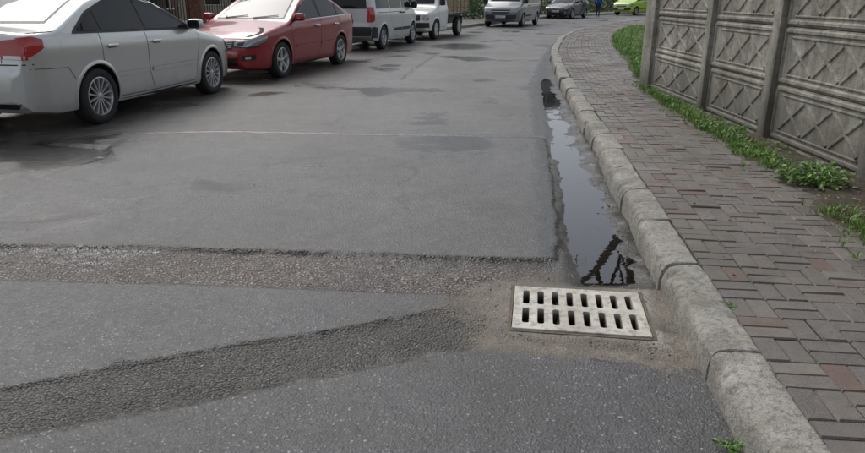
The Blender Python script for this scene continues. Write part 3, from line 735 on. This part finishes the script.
    def seam(s,pts,d='S',w=.006,name='panel_gaps',mat=None,off=.0025):
        if d=='S': s.seam(pts,'L',w,name,mat,off);s.seam(pts,'R',w,name,mat,off);return
        G=s.geo(name,mat or SEAM); P=[]
        for (a,b),(c_,e) in zip(pts[:-1],pts[1:]):
            n=max(2,int(math.hypot(c_-a,e-b)/.06))
            for q in range(n): P.append((a+(c_-a)*q/n,b+(e-b)*q/n))
        P.append(pts[-1]); V=[]
        for i,p in enumerate(P):
            q0=P[max(0,i-1)];q1=P[min(len(P)-1,i+1)];dx,dy=q1[0]-q0[0],q1[1]-q0[1];l=math.hypot(dx,dy) or 1
            nx_,ny_=-dy/l*w/2,dx/l*w/2
            V+=[s.hit(p[0]+nx_,p[1]+ny_,d,off),s.hit(p[0]-nx_,p[1]-ny_,d,off)]
        G.add(V,[(2*i,2*i+1,2*i+3,2*i+2) for i in range(len(P)-1)])
    def blob(s,name,mat,a,b,d,size,e=.4,off=.01):
        for q in(('L','R') if d=='S' else (d,)):
            h=s.hit(a,b,q,off); s.geo(name,mat).sell(h,size,e)
    def arches(s,axles,R=.36):
        W=s.P['W']; c=Geo()
        for ax in axles:
            for sd in(-1,1):
                y0,y1=sd*(W/2-.33),sd*(W/2+.2); n=40
                V=[(ax+R*math.cos(2*math.pi*i/n),y0,.32+R*math.sin(2*math.pi*i/n)) for i in range(n)]+[(ax+R*math.cos(2*math.pi*i/n),y1,.32+R*math.sin(2*math.pi*i/n)) for i in range(n)]
                f=[tuple(range(n)),tuple(range(2*n-1,n-1,-1))]+[(i,n+i,n+(i+1)%n,(i+1)%n) for i in range(n)]
                c.add(V,f)
                G=s.geo('arch_lips',s.paint); VV=[]
                for i in range(25):
                    t=math.pi*(-.06+1.12*i/24); 
                    for rr,of in((R+.001,.004),(R+.008,.012),(R+.03,.010),(R+.045,.001)):
                        VV.append(s.hit(ax+rr*math.cos(t),max(.22,.32+rr*math.sin(t)),'L' if sd>0 else 'R',of))
                G.add(VV,[(i*4+j,i*4+j+1,i*4+j+5,i*4+j+4) for i in range(24) for j in range(3)])
        co=c.obj('cutter',[WELL,WELL]); co.parent=s.e
        bm=bmesh.new();bm.from_mesh(co.data);bmesh.ops.recalc_face_normals(bm,faces=bm.faces[:])
        for f in bm.faces: f.material_index=1
        bm.to_mesh(co.data);bm.free(); bpy.context.view_layer.update(); apply_bool(s.o,co)
        s.o.data.set_sharp_from_angle(angle=math.radians(38))
    def finish(s):
        for k,(g,m) in s.parts.items(): g.obj(k,[m],True,s.e,50)

def plate(B,z,d,w=.52,h=.11,txt='26 KE 945'):
    hp=B.hit(0,z,d,.012); sg=-1 if d=='B' else 1; x=hp.x
    G=B.geo('number_plate',PLATE); G.box((min(x,x+sg*.012),-w/2,z-h/2),(max(x,x+sg*.012),w/2,z+h/2),.002)
    G=B.geo('plate_band',BLUE); yb=(w/2-.045,w/2-.004) if d=='B' else (-w/2+.004,-w/2+.045)
    xx=x+sg*.0125; G.add([(xx,yb[0],z-h/2+.004),(xx,yb[1],z-h/2+.004),(xx,yb[1],z+h/2-.004),(xx,yb[0],z+h/2-.004)],[(0,1,2,3)])
    cu=bpy.data.curves.new('plate_text','FONT'); cu.body=txt; cu.size=.088; cu.align_x='CENTER'; cu.align_y='CENTER'; cu.extrude=.0005; cu.materials.append(SEAM)
    o=bpy.data.objects.new('plate_text',cu); COL.objects.link(o); o.parent=B.e; o.location=(x+sg*.0145,-.02*sg,z); o.rotation_euler=(math.pi/2,0,math.pi/2 if sg>0 else -math.pi/2)

CS=1.07
def sedan(name,loc,rz,paint,front=False,spokes=10,R=.315,plate_txt='26 KE 945',sc=CS,sw_=(.016,.024)):
    e=empty(name,(*loc,0),rz,sc)
    P=dict(x=(-2.31,2.23),W=1.76,r=.075,crown=.035,k=.44,
      top=[(2.23,.47),(2.215,.56),(2.16,.68),(2.05,.755),(1.8,.83),(1.5,.895),(1.15,.955),(.98,.985),(.18,1.37),(-.1,1.44),(-.45,1.465),(-.85,1.445),(-1.15,1.385),(-1.80,1.115),(-1.9,1.095),(-2.18,1.075),(-2.215,1.04),(-2.245,.90),(-2.255,.76),(-2.295,.72),(-2.31,.60),(-2.31,.5)],
      plan=[(2.23,.52),(2.2,.64),(2.13,.76),(2.0,.865),(1.8,.94),(1.4,.985),(.9,1),(-1.3,1),(-1.8,.975),(-2.05,.94),(-2.18,.885),(-2.26,.81),(-2.31,.68)],
      bot=[(2.23,.33),(2.15,.22),(1.9,.19),(0,.18),(-1.9,.2),(-2.2,.25),(-2.31,.36)],
      belt=[(2.3,.80),(1.6,.86),(.98,.955),(-1.5,1.02),(-1.8,1.03),(-2.31,1.03)])
    B=Body(e,P,paint)
    B.panel('window_surround',PLAST,[(.90,.972),(-1.60,1.028)],[(.885,.985),(.14,1.335),(-.3,1.39),(-.8,1.375),(-1.25,1.24),(-1.58,1.05)],'S',.003,8,40)
    B.panel('side_glass',CG,[(.79,.992),(-.27,1.012)],[(.77,1.005),(.12,1.31),(-.27,1.365)],'S',.007)
    B.panel('side_glass',CG,[(-.37,1.014),(-1.13,1.03)],[(-.37,1.366),(-.8,1.352),(-1.13,1.25)],'S',.007)
    B.panel('side_glass',CG,[(-1.17,1.032),(-1.50,1.042)],[(-1.17,1.235),(-1.50,1.065)],'S',.007)
    B.panel('belt_trim',CHR if front else PLAST,[(.90,.962),(-1.60,1.018)],[(.90,.972),(-1.60,1.028)],'S',.008,1,30)
    B.panel('windscreen_seal',PLAST,[(-.70,1.0),(.70,1.0)],[(-.56,1.365),(.56,1.365)],'F',.003,8,16); B.panel('windscreen',CG,[(-.67,1.015),(.67,1.015)],[(-.53,1.35),(.53,1.35)],'F',.006,8,16)
    B.panel('rear_seal',PLAST,[(-.62,1.125),(.62,1.125)],[(-.53,1.375),(.53,1.375)],'B',.003,8,16); B.panel('rear_window',CG,[(-.59,1.14),(.59,1.14)],[(-.51,1.36),(.51,1.36)],'B',.006,8,16)
    B.seam([(.95,.955),(.93,.75),(.86,.5),(.84,.27),(-.2,.26),(-.3,.5),(-.32,1.0)]); B.seam([(-.2,.26),(-1.0,.27),(-1.08,.45),(-1.18,.62),(-1.2,1.02)])
    B.seam([(2.0,.58),(1.72,.60),(1.68,.50)]); B.seam([(-2.2,.70),(-1.75,.68),(-1.66,.55)])
    B.seam([(1.5,.875),(2.0,.745)],'S',.006); B.seam([(-1.85,1.055),(-2.19,1.04)],'S',.006)
    B.panel('rub_strip',paint,[(.78,.50),(-.24,.50)],[(.78,.545),(-.24,.545)],'S',.012,2,16); B.panel('rub_strip',paint,[(-.32,.50),(-1.0,.51)],[(-.32,.545),(-1.03,.55)],'S',.012,2,12)
    B.panel('sill',PLAST,[(.86,.2),(-.88,.2)],[(.86,.235),(-.88,.235)],'S',.004,1,14)
    for x in(-.12,-1.02): B.blob('door_handles',CHR if front else paint,x,.86,'S',(.095,.022,.017),.5,.02); B.panel('handle_cups',SEAM,[(x+.07,.835),(x-.07,.835)],[(x+.07,.875),(x-.07,.875)],'S',.003,1,3)
    for sd in(-1,1):
        h=B.hit(.74,1.0,'L' if sd>0 else 'R',.0); G=B.geo('door_mirrors',paint); G.sell((h.x+.02,h.y+sd*.115,1.035),(.06,.105,.068),.55); G.tube((h.x,h.y-sd*.02,.985),(h.x+.01,h.y+sd*.06,1.0),.025,.02,8)
        B.geo('mirror_glass',CG).sell((h.x-.045,h.y+sd*.115,1.035),(.01,.09,.055),.5)
    B.mpanel('tail_lamps',REDL,[(.50,.80),(.76,.79)],[(.48,.975),(.76,1.0)],'B',.010,6,8); B.panel('tail_lamps',REDL,[(-2.255,.80),(-2.16,.83),(-2.04,.90)],[(-2.23,1.0),(-2.14,1.015),(-2.03,.985)],'S',.010,6,8)
    B.mpanel('reverse_lamps',WHL,[(.53,.80),(.74,.795)],[(.53,.835),(.75,.83)],'B',.014,3,6)
    B.panel('garnish',CHR,[(-.34,.955),(.34,.955)],[(-.34,.98),(.34,.98)],'B',.018,2,10)
    B.seam([(-.78,.745),(.78,.745)],'B',.012); B.seam([(-.5,.76),(-.48,1.03)],'B'); B.seam([(.5,.76),(.48,1.03)],'B')
    B.panel('rear_bumper_insert',PLAST,[(-.6,.30),(.6,.30)],[(-.66,.36),(.66,.36)],'B',.004,3,14)
    plate(B,.875,'B',txt=plate_txt)
    B.mpanel('headlamps',HEADL,[(.42,.60),(.60,.585),(.76,.60)],[(.42,.665),(.62,.70),(.76,.735)],'F',.008,6,10); B.panel('headlamps',HEADL,[(2.15,.59),(1.92,.64),(1.78,.70)],[(2.09,.70),(1.92,.745),(1.77,.755)],'S',.008,6,10)
    B.mpanel('headlamp_trim',PLAST,[(.40,.585),(.60,.57),(.77,.585)],[(.40,.60),(.60,.585),(.77,.60)],'F',.01,1,10)
    B.mpanel('headlamp_trim',PLAST,[(.47,.61),(.58,.605)],[(.49,.655),(.60,.67)],'F',.012,3,5)
    B.panel('grille',PLAST,[(-.38,.545),(.38,.545)],[(-.43,.69),(.43,.69)],'F',.006,4,14)
    for z in(.575,.605,.635,.665): B.panel('grille_bars',CHR,[(-.38,z),(.38,z)],[(-.385,z+.007),(.385,z+.007)],'F',.014,1,14)
    B.panel('lower_intake',PLAST,[(-.46,.28),(.46,.28)],[(-.50,.41),(.50,.41)],'F',.006,3,14)
    B.mpanel('fog_surround',PLAST,[(.54,.36),(.72,.38)],[(.56,.45),(.73,.46)],'F',.006,3,6); B.mpanel('fog_lamps',WHL,[(.60,.385),(.67,.39)],[(.60,.43),(.67,.435)],'F',.012,3,4)
    B.seam([(-.8,.715),(-.4,.715),(.4,.715),(.8,.715)],'F',.008); plate(B,.47,'F',txt=plate_txt)
    g=B.geo('badge',CHR); h=B.hit(0,.66,'F',.014); g.sell(h,(.008,.035,.028),.9); h=B.hit(0,1.0,'B',.012); g.sell(h,(.010,.055,.035),.9)
    for y in(.1,-.5): g=B.geo('wipers',PLAST); a=B.hit(y,1.01,'F',.015);b=B.hit(y+.45,1.05,'F',.02); g.tube(a,b,.008,.006,5)
    B.arches((-1.3,1.3),.355); B.finish(); wheels(e,(-1.3,1.3),1.76,R,spokes,None,.215,.2,sw_)
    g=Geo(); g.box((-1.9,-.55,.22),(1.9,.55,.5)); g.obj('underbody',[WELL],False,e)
    return e

def van(name,loc,rz,paint,L=(-2.1,2.2),H=1.82,W=1.78,wb=(-1.3,1.4),plate_txt='26 AB 512',dark_bumper=True,sc=CS):
    e=empty(name,(*loc,0),rz,sc); xr,xf=L
    P=dict(x=L,W=W,r=.09,crown=.04,k=.16,
      top=[(xf,.5),(xf-.02,.66),(xf-.07,.80),(xf-.18,.92),(xf-.5,1.02),(xf-.82,1.12),(xf-1.45,H-.14),(xf-1.75,H-.03),(xf-2.3,H),(xr+.4,H-.01),(xr+.18,H-.05),(xr+.10,H-.12),(xr+.055,1.2),(xr+.03,.72),(xr,.62),(xr,.5)],
      plan=[(xf,.6),(xf-.04,.74),(xf-.12,.84),(xf-.3,.93),(xf-.7,.98),(xf-1.2,1),(xr+.6,1),(xr+.2,.975),(xr+.08,.93),(xr,.82)],
      bot=[(xf,.36),(xf-.1,.24),(0,.2),(xr+.2,.24),(xr,.36)],
      belt=[(xf,.9),(xf-.6,1.0),(xr,1.08)])
    B=Body(e,P,paint); b=1.08; t=H-.17
    A=xf-1.0
    B.panel('side_glass',CG,[(A+.12,b),(A-.85,b)],[(A+.10,b+.04),(A-.42,t),(A-.85,t)],'S',.006,6,14)
    B.panel('side_glass',CG,[(A-.95,b),(A-1.9,b)],[(A-.95,t),(A-1.9,t)],'S',.006); B.panel('side_glass',CG,[(A-2.0,b),(xr+.28,b)],[(A-2.0,t),(xr+.34,t)],'S',.006)
    B.panel('windscreen',CG,[(-.70,1.16),(.70,1.16)],[(-.64,t),(.64,t)],'F',.006,8,16); B.panel('rear_window',CG,[(-.66,1.08),(.66,1.08)],[(-.60,t),(.60,t)],'B',.006,8,16)
    B.seam([(A+.1,1.02),(A+.05,.5),(A,.3),(A-.9,.3),(A-.9,t)]); B.seam([(A-.9,.3),(A-1.5,.3),(A-1.75,.6),(A-1.95,.8),(A-1.95,t)]); B.seam([(A-.95,.98),(xr+.3,.98)],'S',.014)
    B.panel('side_strip',PLAST,[(A-.0,.46),(A-.86,.46)],[(A,.54),(A-.86,.54)],'S',.01,2,10); B.panel('side_strip',PLAST,[(A-.94,.46),(A-1.6,.46)],[(A-.94,.54),(A-1.6,.54)],'S',.01,2,8)
    bm_=PLAST if dark_bumper else paint
    B.panel('rear_bumper',bm_,[(-.84*W/1.78,.38),(.84*W/1.78,.38)],[(-.84*W/1.78,.62),(.84*W/1.78,.62)],'B',.02,4,16); B.panel('rear_bumper',bm_,[(xr+.06,.34),(xr+.34,.32)],[(xr+.06,.62),(xr+.34,.60)],'S',.014,4,8)
    B.panel('front_bumper',bm_,[(-.72,.38),(.72,.38)],[(-.76,.56),(.76,.56)],'F',.015,4,16)
    B.mpanel('tail_lamps',REDL,[(.68,.74),(.82,.74)],[(.68,1.12),(.80,1.12)],'B',.012,6,5); B.panel('tail_lamps',REDL,[(xr+.06,.76),(xr+.14,.76)],[(xr+.08,1.12),(xr+.14,1.12)],'S',.012,6,4)
    B.mpanel('headlamps',HEADL,[(.46,.66),(.78,.68)],[(.50,.82),(.76,.88)],'F',.012,6,8); B.panel('headlamps',HEADL,[(xf-.10,.68),(xf-.32,.76)],[(xf-.14,.84),(xf-.32,.88)],'S',.01,5,6)
    B.panel('grille',PLAST,[(-.40,.62),(.40,.62)],[(-.42,.78),(.42,.78)],'F',.008,4,12); B.panel('grille_bars',CHR,[(-.4,.695),(.4,.695)],[(-.4,.715),(.4,.715)],'F',.016,1,12)
    B.seam([(0,.66),(0,t+.05)],'B',.01); plate(B,.47,'F',txt=plate_txt); plate(B,.84,'B',txt=plate_txt)
    for x in(A-.78,A-1.08): B.blob('door_handles',PLAST,x,.95,'S',(.09,.022,.018),.5,.02)
    for sd in(-1,1):
        h=B.hit(A+.05,1.1,'L' if sd>0 else 'R',0); B.geo('door_mirrors',PLAST if dark_bumper else paint).sell((h.x,h.y+sd*.11,1.16),(.06,.1,.11),.5)
    B.arches(wb,.36); B.finish(); wheels(e,wb,W,.32,7)
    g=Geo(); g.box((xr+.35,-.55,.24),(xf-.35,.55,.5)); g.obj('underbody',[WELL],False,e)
    return e

silver=mat_paint('silver_paint',(.66,.665,.65),.6,.28,.4); redp=mat_paint('red_paint',(.30,.003,.014),.0,.3,.2); whp=mat_paint('white_paint',(.78,.78,.76),0,.4,.4)
greyp=mat_paint('grey_paint',(.16,.17,.18),.4,.4); blkp=mat_paint('black_paint',(.02,.022,.025),.2,.3); svl=mat_paint('pale_silver_paint',(.58,.60,.61),.35,.4); lime=mat_paint('lime_paint',(.40,.62,.03),0,.4)
def rz(hx,hy): return math.atan2(hy,hx)
sedan('parked_car',(-4.68,9.93),rz(.192,.981),silver,False,14,sw_=(.011,.017))
sedan('parked_car',(-3.35,14.95),rz(-.276,-.961),redp,True,5,plate_txt='26 NT 203',sw_=(.03,.045))
van('parked_minivan',(-1.94,22.35),rz(.27,.963),svl)
van('parked_van',(4.3,38.2),rz(-.35,-.94),greyp,L=(-2.4,2.4),H=1.95,W=1.9,wb=(-1.5,1.5),plate_txt='26 RZ 77')
sedan('parked_car',(9.6,50.9),rz(-.5,-.87),blkp,False,7); van('parked_minivan',(17.0,59.5),rz(-.72,-.69),lime,plate_txt='26 YS 18')

e=empty('pickup_truck',(-.2,27.4,0),rz(-.32,-.947),CS)
P=dict(x=(.25,2.2),W=1.72,r=.07,crown=.03,k=.2,
  top=[(2.2,.5),(2.18,.72),(2.12,.86),(2.0,.93),(1.5,1.03),(1.28,1.08),(.85,1.72),(.65,1.80),(.35,1.80),(.27,1.74),(.25,1.6)],
  plan=[(2.2,.72),(2.15,.84),(2.0,.93),(1.6,.98),(1.2,1),(.25,1)],bot=[(2.2,.38),(2.1,.28),(.25,.28)],belt=[(2.2,.92),(1.5,1.0),(.25,1.08)])
B=Body(e,P,whp)
B.panel('side_glass',CG,[(1.12,1.1),(.42,1.1)],[(1.1,1.14),(.82,1.6),(.42,1.64)],'S',.006); B.panel('windscreen',CG,[(-.68,1.14),(.68,1.14)],[(-.62,1.66),(.62,1.66)],'F',.006,8,14)
B.panel('grille',PLAST,[(-.5,.62),(.5,.62)],[(-.5,.80),(.5,.80)],'F',.008,4,12); B.mpanel('headlamps',HEADL,[(.54,.64),(.76,.64)],[(.54,.80),(.76,.80)],'F',.01,4,6); B.panel('front_bumper',PLAST,[(-.76,.4),(.76,.4)],[(-.76,.56),(.76,.56)],'F',.03,4,12)
B.seam([(1.2,1.05),(1.18,.4),(.4,.38),(.38,1.65)]); plate(B,.48,'F',txt='26 DH 61')
for sd in(-1,1): h=B.hit(1.1,1.15,'L' if sd>0 else 'R',0); B.geo('door_mirrors',PLAST).sell((h.x,h.y+sd*.13,1.22),(.04,.09,.13),.5)
B.arches((1.45,),.37); B.finish(); wheels(e,(-1.25,1.45),1.72,.33,6,whp)
wood=simple('bed_timber',(.34,.27,.18),.85,0,0,.35,10)
g=Geo(); g.box((-2.45,-.84,.74),(.16,.84,.82),.01); g.box((-2.4,-.35,.42),(.3,.35,.70)); g.obj('bed_floor_chassis',[PLAST],False,e)
g=Geo()
for sd in(-1,1):
    for k in range(3): g.box((-2.45,sd*.83-.012,.84+k*.16),(.16,sd*.83+.012,.97+k*.16),.004)
    for x in np.linspace(-2.4,.1,6): g.box((x-.03,sd*.86-.012,.80),(x+.03,sd*.86+.012,1.34),.004)
for k in range(3):
    for x in(-2.47,.17): g.box((x-.012,-.8,.84+k*.16),(x+.012,.8,.97+k*.16),.004)
g.obj('stake_sides',[wood],False,e)
g=Geo()
for sd in(-1,1): g.box((-1.62,sd*.70-.13,.685),(-.88,sd*.70+.13,.70),.004); g.box((-1.64,sd*.70-.13,.42),(-1.62,sd*.70+.13,.684)); g.box((.0,sd*.62-.12,.42),(.5,sd*.62+.12,.68),.02)
g.obj('mudguards_tank',[PLAST],False,e)

# ------------------------------------------------------------------ pedestrian
def person(name,loc,rz_):
    e=empty(name,(*loc,.0),rz_)
    def skin(nm,pts,edges,rad,mat,root=0,sub=2):
        me=bpy.data.meshes.new(nm); me.from_pydata(pts,edges,[]); o=bpy.data.objects.new(nm,me); COL.objects.link(o); o.parent=e
        md=o.modifiers.new('s','SKIN'); md.use_smooth_shade=True
        for i,r in enumerate(rad): me.skin_vertices[0].data[i].radius=(r,r) if not isinstance(r,tuple) else r
        me.skin_vertices[0].data[root].use_root=True
        s2=o.modifiers.new('u','SUBSURF'); s2.levels=sub; s2.render_levels=sub; me.materials.append(mat); return o
    jeans=simple('jeans',(.03,.04,.08),.9); jac=simple('blue_jacket',(.02,.09,.38),.8); skn=simple('skin',(.45,.27,.19),.6); hair=simple('hair',(.02,.014,.01),.7)
    skin('legs',[(0,0,.95),(0,.09,.90),(.16,.10,.50),(.02,.10,.09),(.16,.11,.04),(0,-.09,.90),(-.03,-.10,.50),(-.24,-.10,.13),(-.14,-.11,.05)],[(0,1),(1,2),(2,3),(3,4),(0,5),(5,6),(6,7),(7,8)],[.13,.095,.065,.045,.04,.095,.065,.045,.04],jeans)
    skin('jacket',[(0,0,.93),(0,0,1.15),(0,0,1.36),(0,0,1.46),(0,.18,1.39),(-.06,.24,1.12),(.06,.25,.90),(0,-.18,1.39),(.05,-.24,1.12),(.18,-.24,.93)],[(0,1),(1,2),(2,3),(2,4),(4,5),(5,6),(2,7),(7,8),(8,9)],[.15,.15,.16,.07,.07,.052,.04,.07,.052,.04],jac)
    skin('head',[(0,0,1.46),(0,0,1.53),(.02,0,1.60),(.02,0,1.68)],[(0,1),(1,2),(2,3)],[.05,.052,(.085,.1),(.08,.085)],skn)
    g=Geo(); g.sell((-.01,0,1.665),(.105,.09,.09),.9); g.obj('hair',[hair],True,e)
    g=Geo(); g.sell((.108,0,1.60),(.018,.012,.022),.9)
    for sd in(-1,1): g.sell((.01,sd*.088,1.605),(.018,.010,.03),.9)
    g.obj('nose_ears',[skn],True,e); g=Geo()
    for sd in(-1,1): g.sell((.092,sd*.033,1.625),(.010,.012,.007),.9)
    g.sell((.092,0,1.56),(.008,.024,.006),.9); g.obj('eyes_mouth',[hair],True,e)
    for sd,(hx,hz) in((1,(.08,.86)),(-1,(.21,.90))):
        pts=[(hx,sd*.25,hz),(hx+.01,sd*.25,hz-.06)];ed=[(0,1)];rd=[.026,.03]
        for k in range(4): pts+=[(hx+.03-.02*k,sd*.255,hz-.11),(hx+.04-.02*k,sd*.245,hz-.145+.005*k)];n=len(pts);ed+=[(1,n-2),(n-2,n-1)];rd+=[.009,.008]
        pts.append((hx+.06,sd*.235,hz-.08));ed.append((0,len(pts)-1));rd.append(.01)
        skin('hand',pts,ed,rd,skn,0,1)
person('pedestrian',(12.2,52.5),math.radians(70))

# ------------------------------------------------------------------ light, sky, camera
w=bpy.data.worlds.new('World'); S.world=w; w.use_nodes=True; nt=w.node_tree; bg=nt.nodes['Background']
sky=nt.nodes.new('ShaderNodeTexSky'); sky.sky_type='NISHITA'; sky.sun_disc=False; EL=math.radians(50); AZ=math.radians(-35)
sky.sun_elevation=EL; sky.sun_rotation=AZ; sky.air_density=1.0; sky.dust_density=3; sky.ozone_density=1
hs=nt.nodes.new('ShaderNodeHueSaturation'); hs.inputs['Saturation'].default_value=.35; nt.links.new(sky.outputs[0],hs.inputs['Color']); nt.links.new(hs.outputs[0],bg.inputs[0]); bg.inputs[1].default_value=.15
sl=bpy.data.lights.new('sun','SUN'); sl.energy=1.5; sl.angle=math.radians(40); sl.color=(1,.98,.955); so=bpy.data.objects.new('sun',sl); COL.objects.link(so)
d=Vector((math.sin(AZ)*math.cos(EL),math.cos(AZ)*math.cos(EL),math.sin(EL))); so.rotation_euler=d.to_track_quat('Z','Y').to_euler()
cam=bpy.data.cameras.new('camera'); cam.lens=28.26; cam.sensor_width=36; cam.clip_end=1500; co=bpy.data.objects.new('camera',cam); COL.objects.link(co)
co.location=(0,0,1.5); co.rotation_euler=(math.radians(90-18.75),0,0); S.camera=co
S.view_settings.view_transform='Standard'; S.view_settings.look='None'; S.view_settings.exposure=0
